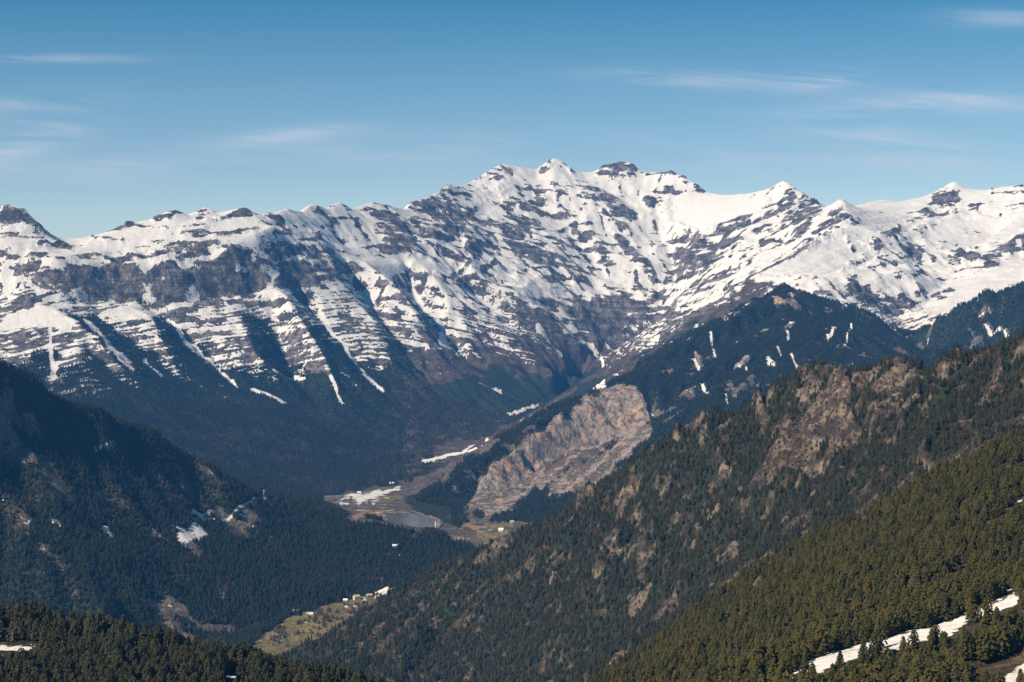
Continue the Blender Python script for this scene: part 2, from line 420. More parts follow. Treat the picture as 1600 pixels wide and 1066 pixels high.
SNOW_MID = """
p 1 270,822 290,828 300,820 318,825 321,832 310,845 300,842 292,848 282,852 277,840
s 4.5 295,801 312,804 325,798 333,790
s 1.8 300,813 350,803 400,790
s 4 160,820 175,830
s 2 411,765 413,782
s 3 148,707 178,700
s 3.5 80,828 95,831
s 3 1095,598 1100,612 1104,622
s 2 1085,563 1092,577
s 5 1197,563 1211,577
s 2 1213,543 1220,560
s 1.8 1236,557 1250,587
s 1.6 1155,570 1166,577
s 3 1227,513 1232,530
s 2.5 1293,532 1306,513
s 1.6 1135,620 1138,632
s 1.5 1110,530 1118,560
s 1.5 1330,510 1318,545

s 4 923,612 942,607
s 5 1540,508 1560,515 1583,523
s 1.8 660,716 690,712 733,707
s 2.6 725,701 742,694 762,690
s 1.8 735,707 757,700
p 1 520,782 540,776 575,772 600,772 606,780 585,783 560,784
s 4 590,773 622,765
s 2 476,971 480,971
s 3.5 475,957 493,957
s 1.6 541,947 543,947
s 2 554,945 555,945
s 2.5 569,939 571,936
s 1.6 586,931 595,926 604,921
"""
BARE_MID = """
p .8 0,785 30,775 48,805 55,830 40,850 0,860
p .7 42,760 60,730 95,735 105,760 110,800 80,800 50,790
p .7 155,770 175,745 210,745 212,790 200,820 170,815
p .7 235,690 260,685 300,710 350,735 355,760 330,790 290,790 250,770
s 9 65,865 100,890
s 7 45,900 60,905
s 8 105,905 130,930
s 5 360,915 345,930
s 7 262,963 285,958
s 5 275,985 320,980
s 4 335,955 345,965
"""
ROCK_MID = """
p 1.1 1007,619 985,610 963,606 932,615 912,630 899,641 868,657 838,680 791,713 760,735 742,764 733,786 774,779 818,762 835,733 870,720 902,708 935,700 970,687 1000,662 1013,650
p .62 1012,655 1020,690 985,715 940,745 895,775 855,775 860,755 900,730 950,700 985,675
s 6 1004,660 950,712 890,765 862,778
s 4 1016,680 960,730 915,765
s 5 850,735 815,775 790,795 760,806
s 4 905,712 870,740 845,762
p .75 733,786 774,779 818,762 830,775 800,795 760,805 725,808
p .6 835,733 902,706 970,685 1014,655 985,677 940,705 900,730 862,757 835,762 820,765
s 4 1205,462 1230,478 1270,494
s 3 1087,550 1094,575
s 3 1150,575 1168,560
s 4 240,840 260,850
"""
SMOOTH = """
p 1 1045,305 1110,303 1150,306 1200,303 1195,330 1180,340 1130,345 1100,365 1060,360 1045,335
p .9 860,335 885,352 905,380 880,372 850,350
p .9 1200,395 1260,390 1330,365 1380,400 1340,430 1290,440 1220,440 1180,440
p .8 1340,335 1440,345 1420,365 1350,355
p .9 1480,340 1560,335 1600,340 1600,370 1540,385 1500,400 1440,380
p .9 580,395 640,400 700,415 715,430 660,432 600,425 570,412
p .9 20,490 62,474 105,492 120,510 80,515 30,515 -20,520
p .9 140,378 200,355 270,338 300,345 280,360 200,385
p .8 320,345 400,345 430,365 400,385 330,372
p .8 200,476 250,482 240,500 190,495 150,490
p .8 700,305 770,300 830,305 780,312 820,335 760,335
p .7 1430,440 1500,440 1600,400 1600,440 1520,465 1450,485
"""
OPEN = """
p 1 508,779 545,769 600,763 650,760 662,752 690,742 700,746 680,757 655,768 640,775 628,783 640,795 660,804 690,811 702,822 690,832 640,828 590,814 545,802 515,791
p .9 690,815 720,820 760,816 800,812 838,814 822,835 790,852 750,862 720,852 695,836
s 8 655,752 690,735 720,722
s 6 700,745 690,755
s 14 690,712 760,694
s 3 760,692 785,672 805,662 830,648 850,638
s 3 845,640 870,626 900,606
"""
STRAW = """
p .9 535,802 560,797 590,795 622,797 640,803 615,806 585,806 560,808
s 3 640,790 655,803 690,812
s 5 725,822 745,828
s 4 705,838 720,842
"""
GREEN = """
s 4 650,808 675,812
s 4 590,783 625,778
s 6 745,838 790,832
s 5 760,822 800,820
"""
def far_detail(g):
    X, Y = g.X.astype(np.float32), g.Y.astype(np.float32); U, D = g.U, g.DD
    h = blur(g.solve(), 1, 3)
    m1 = (U < 765)&(D < np.interp(g.u, [-110,0,300,540,700,765], [4600,4750,5150,5350,5400,5300])[None, :])
    c1c = np.interp(g.u, [632,716,784,838,920,1000,1100,1216,1310,1420,1700], [6160,6500,6800,7050,7350,7750,8250,8600,8450,8100,7800])[None, :]
    c1 = (U > 632)&(D < c1c+330)&(D > 4000)&~m1
    r3 = (U > 1400)&(D > c1c)&(D < 8950)&~c1
    plain = (np.abs(h+598) < 5)&(D > 5300)&(D < 6900)&(U > 505)&(U < 705)
    alp = ~(m1|c1|r3|plain)&(D > 5300)
    g.region = np.where(plain, 4, np.where(m1, 1, np.where(c1, 2, np.where(r3, 3, 0))))
    wet = 1-blur(plain.astype(np.float32), 4, 8)
    mk = Marks(g, h)
    rock = np.zeros(h.shape, np.float32); snow = rock.copy(); bare = rock.copy(); rk2 = rock.copy()
    mk.put(rock, ROCK_SHADOW_FAR, 8600, 14000); mk.put(snow, SNOW_FAR, 6000, 13500)
    mk.put(snow, SNOW_MID, 3700, 8900); mk.put(bare, BARE_MID, 3700, 5300); mk.put(rk2, ROCK_MID, 3700, 8700)
    smooth = np.zeros(h.shape, np.float32); mk.put(smooth, SMOOTH, 8600, 14000)
    # ribs and gullies that follow the fall line, then finer ground
    A = blur(alp.astype(np.float32), 5, 12)
    for wl, amp, r in ((420, 11, 14), (190, 10, 7), (85, 6, 3)):
        gx, gy = g.grads(blur(h, r, r*3)); sl = np.clip(np.hypot(gx, gy)/.6, 0, 1.3)
        h = h + wet*amp*sl*(1.25-A*(.85-.45*np.maximum(rock, sstep(100, -100, h)))+.8*A*sstep(-120, -260, h))*(1-.8*smooth)*gullies(X, Y, gx, gy, wl, wl)*(1+1.6*c1*(1-np.minimum(1.15*rk2, 1))+.5*r3)*(1-.55*np.minimum(rk2, 1))
    h += wet*(1-.7*smooth)*((11-4*A)*fbm(X, Y, 160, 4, 3)+5*A*rock*ridged(X, Y, 60, 3, 9)+22*A*fbm(X, Y, 700, 2, 5))
    ub = np.array([-110, 500, 640, 760, 950, 1100, 1250, 1400, 1600, 1710.]); tl = np.array([-.17, -.17, .10, .26, .14, -.2, -.62, -.4, -.1, -.1])
    tu = np.interp(g.u, ub, tl); TB = np.cumsum(tu)*g.du/F*11000; TB = (TB-TB.mean())[None, :].astype(np.float32)
    n0 = fbm(X, Y, 1300, 2, 211)
    # arêtes and bowls on the massif, fading out at the skyline
    vsk = np.min(np.where(D > 8700, HOR-F*h/D, 1e9), axis=0)[None, :]; under = sstep(4, 55, HOR-F*h/D-vsk)*sstep(560, 680, U)*A*sstep(-350, -100, h)
    h = h + under*(1-.8*smooth)*(58*ridged(X+.6*Y, Y-.3*X, 760, 3, 301)+26*ridged(X, Y, 260, 3, 307)-24)
    # bedding: steps in the tilted strata of the left wall and the massif
    warp = 40*fbm(X, Y, 600, 3, 21)
    lo = sstep(-330, -120, h)*A
    for P, k in ((95, .85), (38, .8)):
        s_ = h + TB + .05*Y + warp
        h = h + lo*np.maximum(rock, .22+.3*sstep(80, -60, h)*sstep(900, 500, U))*.6*(-P/(2*math.pi)*k*np.sin(2*math.pi*s_/P))
    cl = np.maximum(rock*(D > 8600), rk2)
    gx, gy = g.grads(blur(h, 3, 8)); 
    h = h + cl*(2.5*gullies(X, Y, gx, gy, 75, 5)+6*ridged(X, Y, 95, 4, 13)+4.5*ridged(X, Y, 34, 3, 15))
    gx, gy = g.grads(h); slope = np.hypot(gx, gy)
    bx, by = g.grads(blur(h, 3, 8)); bs = np.hypot(bx, by)+1e-3
    n1, n2 = fbm(X, Y, 260, 4, 41), fbm(X, Y, 70, 3, 47)
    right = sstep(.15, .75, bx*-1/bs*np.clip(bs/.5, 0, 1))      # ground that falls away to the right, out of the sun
    # trees and bare woods by height; snow by height and steepness
    zt = h + 110*n1 + 35*n2
    left = sstep(760, 520, U)
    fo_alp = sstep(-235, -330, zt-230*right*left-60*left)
    fo_alp = np.maximum(fo_alp*left, (1-left)*sstep(-230, -340, zt))
    strat = (h + TB + .05*Y + warp*.6)/21.0 + .5*n2 + 1.3*fbm(X, Y, 420, 2, 231)
    wave = sstep(.25, .9, .5+.36*np.sin(2*math.pi*strat)+.22*np.sin(2*math.pi*(strat*.43+.3))+.35*n2)
    gs = g.grads(blur(h, 1, 3)); sl1 = np.hypot(*gs)
    q = np.quantile(sl1[alp&(h > -100)], [.5, .7, .85, .95])
    nb = fbm((.8*X+.6*Y)/3.2, (h+TB+.05*Y+warp)*1.5, 60, 5, 131, .58)+.3*n2
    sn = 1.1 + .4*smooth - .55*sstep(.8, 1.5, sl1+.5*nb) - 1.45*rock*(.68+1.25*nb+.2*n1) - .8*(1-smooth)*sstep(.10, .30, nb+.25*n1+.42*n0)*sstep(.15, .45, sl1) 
    rib = gullies(X, Y, bx, by, 120, 777)+.5*gullies(X, Y, bx, by, 55, 779)
    sn -= .75*sstep(.35, .95, rib+.8*n2+.7*n0)*(1-smooth)*sstep(.3, .75, bs)*sstep(480, 640, U)
    low = sstep(260, -200, h+110*n1-60*left)                                # strata show through the thin snow lower down
    low = low*(1-.85*smooth)
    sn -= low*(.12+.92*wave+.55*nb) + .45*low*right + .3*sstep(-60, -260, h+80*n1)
    sn -= .75*sstep(-170-70*left, -330-70*left, zt)
    woods = sstep(-90, -190, zt)*(1-.75*left)
    forest = np.where(alp, fo_alp, 0)
    bareA = np.where(alp, np.clip(woods+.5*sstep(-200, -330, zt)*sstep(-.1, .35, n1), 0, 1), 0)
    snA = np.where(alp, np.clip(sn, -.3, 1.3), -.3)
    # dark mountain, cliff hill, right hill
    mid = (m1|c1|r3)
    f_mid = np.clip(1.0-.95*bare*(.6+.9*n2) - 1.5*rk2*(.95+.4*n2), 0, 1)
    f_mid = f_mid*(1-.85*sstep(.0, .35, n1)*sstep(-.15, .2, n2))
    forest = np.where(mid, f_mid, forest); bareA = np.where(mid, np.clip(bare+.25+.6*n1+1.6*np.clip(rk2*(1.1-rk2), 0, .3), 0, 1)*(1-sstep(.6, 1, rk2)), bareA)
    snA = np.where(mid, .55*np.clip(bare, 0, 1)*sstep(.05, .4, n2)*(U < 640)-.25, snA)
    dust = (sstep(.12, .45, n2+.5*n1-.25*sstep(120, -250, h))*.75-.25); snA = np.where((r3|c1)&(U > 980), np.maximum(snA, dust), snA); forest = np.where((r3|c1)&(U > 980), forest*(1-.6*sstep(.2, .45, dust)), forest)
    "567,402,11750 600,408,11950 640,410,12100 680,416,12250 712,428,12400",
 # valley floor
    flat = alp&(h < np.interp(D, [6000, 7500, 9000, 11000], [-578, -545, -490, -380]))&(slope < .3)&(U > 600)
    fl = sstep(570, 700, U+60*n1)
    bareA = np.where(flat, np.maximum(bareA, .8*fl), bareA); forest = np.where(flat, forest*(1-fl)+(.55+.9*n2)*fl, forest); snA = np.where(flat, 0, snA)
    openl = np.zeros(h.shape, np.float32); straw = openl.copy(); green = openl.copy()
    mk2 = Marks(g, h)
    mk2.put(openl, OPEN, 4600, 10900); mk2.put(straw, STRAW, 4600, 7400); mk2.put(green, GREEN, 4600, 7400)
    wd = np.zeros(h.shape, np.float32); mk2.put(wd, "p 1 1168,443 1100,488 1037,533 1000,551 950,581 900,608 850,638 900,640 1000,600 1100,530 1180,470 1215,448", 9100, 11200)
    wd = np.where(alp, wd, 0); bareA = np.maximum(bareA, wd); forest = np.maximum(forest, wd*np.clip(.62+.9*n2-.3*sstep(540, 470, HOR-F*h/D), 0, 1)); snA = snA-1.3*wd*(.8-.9*sstep(.1, .35, n2))
    forest *= 1-openl; bareA = np.maximum(bareA, openl); snA *= 1-openl
    mead = (U < 660)&(D < 4400)&(HOR-F*h/D > 905)&(D > 3600)&(h > -652)
    meadm = np.zeros(h.shape, np.float32)
    mk2.put(meadm, "p 1 622,912 600,922 560,936 500,952 470,960 450,972 425,985 385,1012 380,1040 460,1030 520,1000 575,985 605,955 622,935", 3600, 4400)
    forest *= (1-meadm); 
    forest *= (1-sstep(.3, .6, snow)); snA = np.maximum(snA, snow*1.28-.28)
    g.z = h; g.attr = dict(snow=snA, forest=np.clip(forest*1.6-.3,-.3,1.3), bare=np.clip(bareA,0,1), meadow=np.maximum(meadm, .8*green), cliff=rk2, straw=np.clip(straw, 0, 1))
    return g

# ---- near terrain: rocky ridge, olive pine slope with the snow track, hill at the lower left ---------
NEAR = [L(s) for s in [
 # rocky ridge: crest, ribs, foot gully
 "1740,465,2450 1660,500,2480 1600,531,2500 1540,556,2560 1510,574,2620 1480,574,2680 1440,584,2740 1380,582,2840 1330,586,2950 1280,586,3050 1255,588,3100 1230,604,3130 1180,630,3170 1100,660,3240 1020,705,3320 940,760,3400 850,810,3480 740,860,3560 640,910,3600 560,965,3600 500,1005,3590 470,1042,3550 430,1075,3500",
 "560,1080,3330 700,1085,3220 800,1085,3080 930,1048,2900 1000,1008,2830 1100,943,2720 1200,873,2590 1300,828,2440 1400,783,2290 1500,733,2140 1600,683,1990 1740,620,1800",
 "1255,588,3100 1265,640,3000 1275,690,2900 1290,735,2800 1270,775,2700",
 "1235,640,3020 1225,700,2900 1220,760,2780",
 "1320,600,2900 1330,650,2820 1345,700,2700 1350,745,2560",
 "1345,610,2900 1350,650,2760 1360,700,2640",
 "1400,585,2800 1405,620,2720 1390,665,2620 1380,700,2540",
 "1495,568,2650 1480,600,2560 1460,640,2460 1450,680,2380",
 "1020,705,3320 1030,750,3220 1040,800,3120 1050,850,3000",
 "1080,690,3230 1090,750,3100 1110,820,2950",
 "1100,662,3240 1130,720,3080 1160,770,2940 1170,820,2800",
 "960,765,3370 985,810,3260 1000,850,3150 990,900,3030",
 "930,800,3330 940,860,3200 950,920,3070",
 "880,800,3440 900,850,3330 900,920,3180 880,980,3050",
 "740,862,3560 760,920,3450 770,990,3300", "640,912,3600 670,970,3480 690,1030,3350",
 # pine slope
 "1740,600,1560 1660,645,1540 1600,677,1520 1500,726,1520 1400,778,1530 1340,812,1530 1250,854,1530 1190,884,1540 1100,946,1560 1050,984,1550 960,1046,1540 920,1078,1530 860,1130,1510 780,1210,1480",
 "1740,860,1060 1660,895,1050 1596,922,1040 1560,935,1030 1500,962,1020 1400,995,1000 1300,1024,980 1240,1050,960 1190,1078,940 1100,1120,910",
 "1740,895,1010 1660,925,990 1600,952,975 1500,988,960 1430,1009,950 1350,1030,935 1290,1052,915 1250,1072,905",
 "1740,960,985 1660,992,968 1600,1022,957 1500,1054,942 1430,1072,931 1350,1092,917 1290,1112,900",
 "1740,1060,820 1600,1095,800 1400,1110,820 1200,1130,820",
 "1400,775,1530 1370,850,1350 1340,920,1180 1310,985,1060", "1560,695,1520 1520,790,1330 1490,870,1180",
 # lower left hill
 "-120,955,1360 -60,962,1350 0,967,1350 100,977,1330 180,988,1310 250,1011,1300 330,1024,1290 400,1042,1280 480,1062,1260 540,1078,1245 600,1104,1230 660,1150,1215 760,1230,1180",
 "-120,1075,1150 0,1085,1150 200,1100,1140 400,1125,1120 600,1190,1080",
]]
NEARABS = [[(-120,250,-130),(1740,250,-130)], [(-120,600,-190),(600,600,-200),(1740,600,-150)],
 [(-120,1750,-420),(300,1750,-480),(700,1700,-480),(800,1600,-400)], [(-120,2200,-715),(400,2200,-715),(700,2200,-640)],
 [(-120,3200,-722),(380,3200,-722)], [(-120,3980,-725),(300,3980,-725),(800,3980,-720),(1740,3980,-560)],
 [(700,1100,-330),(900,1100,-290)],
 [(600,2600,-690),(800,2400,-560),(1000,2250,-500),(1200,2150,-400),(1400,2000,-290),(1600,1800,-190),(1740,1700,-140)]]
ROCK_NEAR = """
p 1 1235,622 1248,588 1275,584 1310,588 1330,610 1322,640 1335,660 1352,690 1335,702 1310,737 1290,742 1265,717 1255,682 1265,652 1248,640
p .95 1348,622 1368,590 1400,584 1436,590 1442,610 1420,640 1390,672 1370,692 1350,682 1360,652 1345,640
p 1 1473,582 1488,568 1512,564 1502,585 1472,612 1452,628 1440,640 1455,610
p 1 1010,785 1018,748 1035,732 1052,755 1047,782 1025,788
p .95 955,830 972,790 985,768 1005,790 1017,830 1032,850 1012,882 990,892 962,882 930,915 925,935 928,890 940,860
s 14 1100,695 1120,722 1150,742
s 8 1145,802 1180,790
s 9 1190,782 1215,775
s 8 1040,682 1060,690
s 7 1248,755 1260,738 1290,737
s 7 1440,735 1450,718
s 5 1435,640 1400,690
s 5 1555,583 1562,575
s 6 870,905 862,930
s 5 905,790 920,782
s 8 1060,830 1080,800
s 7 1180,640 1200,655
s 9 960,905 935,930
"""
BARE_NEAR = """
s 5 1337,818 1358,802
s 4 1350,830 1362,818
s 9 1550,818 1596,790
s 6 1128,985 1156,958
s 4 1172,930 1185,905
s 4 1250,845 1265,830
s 5 985,1066 1005,1040
s 7 1240,875 1215,880
s 9 1520,880 1490,900
p 1 1495,1066 1520,1040 1560,1030 1600,1015 1650,1010 1650,1066
s 6 640,975 590,1020
s 6 760,930 700,985
s 5 860,850 800,905
"""
SNOW_NEAR = """
p 1 1228,1060 1262,1036 1300,1022 1350,1005 1400,992 1450,980 1500,964 1560,934 1586,920 1592,944 1560,956 1500,986 1430,1004 1350,1026 1290,1050 1270,1066
s 6 1205,1062 1245,1060
p 1 1555,1072 1590,1040 1660,1010 1660,1075
s 3.5 1500,1050 1525,1040
s 5 1530,1030 1545,1022
s 5 -20,1012 20,1010 58,1008
s 3 10,970 30,976
s 6 355,1058 372,1060
s 3 1590,785 1600,780
s 3 1463,925 1468,935
"""
def near_grid():
    g = Grid(-110, 1710, 2.4, 250, 3980, 6.5)
    for p in NEAR: g.line(p)
    for p in NEARABS: g.line([(u, HOR-z*F/D, D) for u, D, z in p])
    X, Y = g.X.astype(np.float32), g.Y.astype(np.float32); U, D = g.U, g.DD
    h = blur(g.solve(90), 2, 4)
    ridge = D > np.interp(g.u, [-110,500,800,1000,1200,1400,1600,1740], [2600,2600,2450,2300,2150,2000,1800,1700])[None, :]
    lefth = (U < 760)&~ridge&(D < 2300)
    g.region = np.where(ridge, 0, np.where(lefth, 2, 1))
    mk = Marks(g, h); z0 = np.zeros(h.shape, np.float32); rock, bare, snow = z0.copy(), z0.copy(), z0.copy()
    mk.put(rock, ROCK_NEAR, 2150, 3700); mk.put(bare, BARE_NEAR, 780, 3700); mk.put(snow, SNOW_NEAR, 700, 1600)
    R = blur(ridge.astype(np.float32), 6, 6)
    for wl, amp, r in ((260, 12, 10), (110, 7, 5), (50, 3.5, 2)):
        gx, gy = g.grads(blur(h, r, r*3)); sl = np.clip(np.hypot(gx, gy)/.5, 0, 1.2)
        h = h + amp*sl*(.15+.85*R)*gullies(X, Y, gx, gy, wl, wl+3)
    h += (1.2+4*R)*fbm(X, Y, 90, 4, 61)
    nr = fbm(X, Y, 130, 3, 91)+.4*fbm(X, Y, 40, 3, 93)
    rock = np.maximum(rock, R*sstep(.12, .38, nr-.3*sstep(1000, 800, U))*.85*sstep(2150, 2500, D+.0*X))
    rockn = rock*np.clip(.75+1.2*fbm(X, Y, 60, 3, 67), 0, 1.3)
    h += rock*(13*ridged(X, Y, 80, 4, 71)+12*ridged(X, Y, 34, 3, 73)+7*ridged(X, Y, 15, 2, 75)+2)+R*3*ridged(X, Y, 40, 3, 77)
    n1, n2 = fbm(X, Y, 200, 3, 81), fbm(X, Y, 45, 3, 87)
    n3 = fbm(X, Y, 22, 2, 97)
    spur = sstep(.05, .4, n1+.7*n2-.3*sstep(1000, 800, U))*R
    forest = np.clip(1.1-(.62+.9*n3)*np.clip(rockn, 0, 1)*1.25-1.2*bare*(.8+.6*n2)-.62*spur-.8*sstep(.02, .4, n3+.5*n2)-.2*sstep(.1, .4, n1), 0, 1)*(1-sstep(.3, .6, snow))
    g.z = h; z_ = np.zeros(h.shape, np.float32)
    g.attr = dict(snow=snow*1.2-.2, forest=np.clip(forest*1.6-.3, -.3, 1.3), bare=np.clip(.7-rock+bare-.5*spur*sstep(-.1, .2, n2), 0, 1), meadow=z_, cliff=z_, straw=z_, crag=np.clip(rockn, 0, 1))
    return g
# === TERRAIN END
# ---- helpers ------------------------------------------------------------------------------------
def tag(o, label=None, cat=None, group=None, kind=None):
    for k, v in (('label', label), ('category', cat), ('group', group), ('kind', kind)):
        if v: o[k] = v
    return o
def obj(name, me, mat=None, parent=None):
    o = bpy.data.objects.new(name, me); C.objects.link(o)
    if mat and me and not me.materials: me.materials.append(mat)
    if parent: o.parent = parent
    return o
def empty(name, loc, rz=0, scale=1):
    o = bpy.data.objects.new(name, None); C.objects.link(o); o.location = loc; o.rotation_euler = (0, 0, rz); o.scale = (scale,)*3
    o.empty_display_size = .5; return o
def fast_mesh(name, co, quads, attrs=None, smooth=True, tris=None):
    me = bpy.data.meshes.new(name); co = np.asarray(co, np.float32)
    me.vertices.add(len(co)); me.vertices.foreach_set('co', co.ravel())
    f = np.asarray(quads if tris is None else tris, np.int32); k = f.shape[1]
    me.loops.add(f.size); me.loops.foreach_set('vertex_index', f.ravel())
    me.polygons.add(len(f)); me.polygons.foreach_set('loop_start', np.arange(len(f), dtype=np.int32)*k)
    me.polygons.foreach_set('use_smooth', np.full(len(f), smooth))
    for n, a in (attrs or {}).items():
        at = me.attributes.new(n, 'FLOAT', 'POINT'); at.data.foreach_set('value', np.asarray(a, np.float32).ravel())
    me.update(calc_edges=True); me.validate(); return me
def box_mesh(name, x0, x1, y0, y1, z0, z1):
    co = [(x, y, z) for z in (z0, z1) for y in (y0, y1) for x in (x0, x1)]
    return fast_mesh(name, co, [(0,2,3,1),(4,5,7,6),(0,1,5,4),(2,6,7,3),(0,4,6,2),(1,3,7,5)], smooth=False)
class NT:
    def __init__(s, name):
        s.m = bpy.data.materials.new(name); s.m.use_nodes = True; s.t = s.m.node_tree; s.t.nodes.clear()
        s.out = s.n('ShaderNodeOutputMaterial'); s.b = s.n('ShaderNodeBsdfPrincipled'); s.l(s.b.outputs[0], s.out.inputs[0])
        s.b.inputs['Specular IOR Level'].default_value = .2; s.b.inputs['Roughness'].default_value = .9
    def n(s, t, **k):
        x = s.t.nodes.new(t)
        for a, b in k.items(): setattr(x, a, b)
        return x
    def l(s, a, b): s.t.links.new(a, b)
    def put(s, v, i):
        if hasattr(v, 'is_linked'): s.l(v, i)
        else: i.default_value = v
    def math(s, op, a, b=0.0, c=None, clamp=False):
        x = s.n('ShaderNodeMath', operation=op, use_clamp=clamp); s.put(a, x.inputs[0]); s.put(b, x.inputs[1])
        if c is not None: s.put(c, x.inputs[2])
        return x.outputs[0]
    def attr(s, name): return s.n('ShaderNodeAttribute', attribute_name=name).outputs['Fac']
    def coord(s): return s.n('ShaderNodeTexCoord').outputs['Object']
    def noise(s, co, scale, detail=4, rough=.55, dist=0, vec=None):
        x = s.n('ShaderNodeTexNoise'); x.inputs['Scale'].default_value = scale; x.inputs['Detail'].default_value = detail; x.inputs['Roughness'].default_value = rough; x.inputs['Distortion'].default_value = dist
        if vec:
            m = s.n('ShaderNodeMapping'); m.inputs['Scale'].default_value = vec; s.l(co, m.inputs[0]); co = m.outputs[0]
        s.l(co, x.inputs[0]); return x.outputs[0]
    def rng(s, v, a, b, c=0.0, d=1.0):
        x = s.n('ShaderNodeMapRange', interpolation_type='SMOOTHSTEP'); s.put(v, x.inputs[0])
        for i, q in enumerate((a, b, c, d)): x.inputs[i+1].default_value = q
        return x.outputs[0]
    def mix(s, f, a, b):
        x = s.n('ShaderNodeMix', data_type='RGBA')
        s.put(f, x.inputs[0])
        for q, i in ((a, 6), (b, 7)): s.put(q if hasattr(q, 'is_linked') else (*q, 1), x.inputs[i])
        return x.outputs[2]
    def bump(s, hgt, dist, strength=1.0):
        x = s.n('ShaderNodeBump'); x.inputs['Strength'].default_value = strength; x.inputs['Distance'].default_value = dist; s.l(hgt, x.inputs['Height']); s.l(x.outputs[0], s.b.inputs['Normal'])
# ---- ground materials -----------------------------------------------------------------------------
def ground(name, big, rockA, rockB, forestA, forestB, bareA, bareB, wob=.95):
    t = NT(name); co = t.coord()
    nA = t.noise(co, 1/(55*big), 8, .62); nB = t.noise(co, 1/(11*big), 4, .6); nC = t.noise(co, 1/(260*big), 3)
    jit = t.math('ADD', t.math('MULTIPLY', t.math('SUBTRACT', nA, .5), wob*3.2), t.math('MULTIPLY', t.math('SUBTRACT', nB, .5), wob*2.2))
    st = t.noise(co, 1/60, 5, .6, 0, (.18, .18, 4.0))
    rock = t.mix(t.rng(t.math('MULTIPLY_ADD', st, .3, t.math('MULTIPLY_ADD', nA, .6, t.math('MULTIPLY', nB, .25))), .50, .66), rockA, rockB)
    tan = t.mix(t.rng(t.noise(co, 1/110, 6, .65, .6, (1, 1, .45)), .52, .64), (.40, .32, .265), (.55, .335, .215))
    stk = t.noise(co, 1/22, 5, .6, .3, (1, 1, .16)); dg = t.noise(co, 1/40, 4, .6, .2, (1, .5, .8))
    tan = t.mix(t.rng(t.math('MULTIPLY_ADD', stk, .6, t.math('MULTIPLY', dg, .4)), .42, .54), (.15, .125, .105), tan)
    rock = t.mix(t.rng(t.noise(co, 1/(20*big), 5, .6, .5, (1, 1, .2)), .47, .58), t.mix(.45, rock, (.02, .018, .02)), rock)
    rock = t.mix(t.rng(t.attr('cliff'), .1, .5), rock, tan)
    bare = t.mix(t.rng(nA, .42, .58), bareA, bareB)
    c = t.mix(t.rng(t.math('ADD', t.attr('bare'), jit), .4, .6), rock, bare)
    mead = t.mix(t.rng(nA, .38, .6), (.26, .185, .09), (.15, .14, .05))
    c = t.mix(t.rng(t.attr('meadow'), .35, .6), c, mead)
    c = t.mix(t.rng(t.math('ADD', t.attr('straw'), jit), .4, .7), c, (.36, .22, .11))
    fo = t.mix(t.rng(t.math('ADD', nB, t.math('MULTIPLY', nC, .6)), .55, 1.0), forestA, forestB)
    fm = t.rng(t.math('ADD', t.attr('forest'), jit), .45, .58)
    c = t.mix(fm, c, fo)
    sm = t.rng(t.math('ADD', t.attr('snow'), jit), .44, .54)
    c = t.mix(sm, c, (.78, .745, .70))
    t.l(c, t.b.inputs['Base Color'])
    hg = t.math('MULTIPLY', t.math('ADD', t.math('MULTIPLY', nA, 1.0), t.math('MULTIPLY', nB, .35)), t.math('MULTIPLY_ADD', sm, -.7, 1.0))
    t.bump(hg, 34*big, .9)
    return t.m
M_FAR = ground('alpine_ground', 1.0, (.085, .077, .078), (.33, .285, .255), (.014, .024, .018), (.034, .045, .026), (.075, .055, .05), (.13, .10, .085), .62)
M_MID = ground('mid_ground', .7, (.16, .14, .12), (.34, .29, .24), (.012, .022, .015), (.03, .04, .022), (.085, .07, .05), (.16, .125, .09))
M_NEAR = ground('near_ground', .45, (.065, .05, .038), (.29, .225, .16), (.02, .025, .012), (.035, .04, .018), (.06, .048, .028), (.15, .108, .06), .75)

# ---- terrain meshes ---------------------------------------------------------------------------------
def hidden(g):
    v = HOR-F*g.z/g.DD; rm = np.minimum.accumulate(v, axis=0)
    return (v-rm)*g.DD/F
def terrain_object(g, ids, name, mat, margin, label, cat):
    n, m = g.z.shape; hid = hidden(g) if not hasattr(g, 'hid') else g.hid; g.hid = hid
    R = np.isin(g.region, ids)
    q = R[:-1, :-1]
    mn = np.minimum(np.minimum(hid[:-1,:-1], hid[1:,:-1]), np.minimum(hid[:-1,1:], hid[1:,1:]))
    q = q&(mn < margin)
    i, j = np.nonzero(q); a = i*m+j
    quads = np.stack([a, a+1, a+m+1, a+m], 1)
    used = np.unique(quads); mp = np.full(n*m, -1, np.int64); mp[used] = np.arange(len(used))
    co = np.stack([g.X.ravel()[used], g.Y.ravel()[used], g.z.ravel()[used]], 1)
    me = fast_mesh(name, co, mp[quads], {k: g.attr[k].ravel()[used] for k in ('snow', 'forest', 'bare', 'meadow', 'cliff', 'straw')})
    o = obj(name, me, mat); return tag(o, label, cat, kind='structure')
GF = far_detail(far_base()); GN = near_grid()
GN.attr['cliff'] = np.zeros_like(GN.z)
terrain_object(GF, [0], 'snow_mountains', M_FAR, 150, 'long snowy mountain range with banded rock cliffs under the sky', 'mountains')
terrain_object(GF, [4], 'flood_plain', M_MID, 200, 'flat brown flood plain around the lake on the valley floor', 'valley floor')
terrain_object(GF, [1], 'dark_forest_mountain', M_MID, 120, 'dark forested mountainside with shaded gullies at the left', 'mountain')
terrain_object(GF, [2], 'cliff_hill', M_MID, 120, 'forested hill with a tall orange and grey cliff on its lower left flank', 'hill')
terrain_object(GF, [3], 'wooded_hill', M_MID, 120, 'blue wooded hill at the right edge below the snow bowl', 'hill')
terrain_object(GN, [0], 'rocky_ridge', M_NEAR, 60, 'ridge with brown crags among dark pines running down to the left', 'ridge')
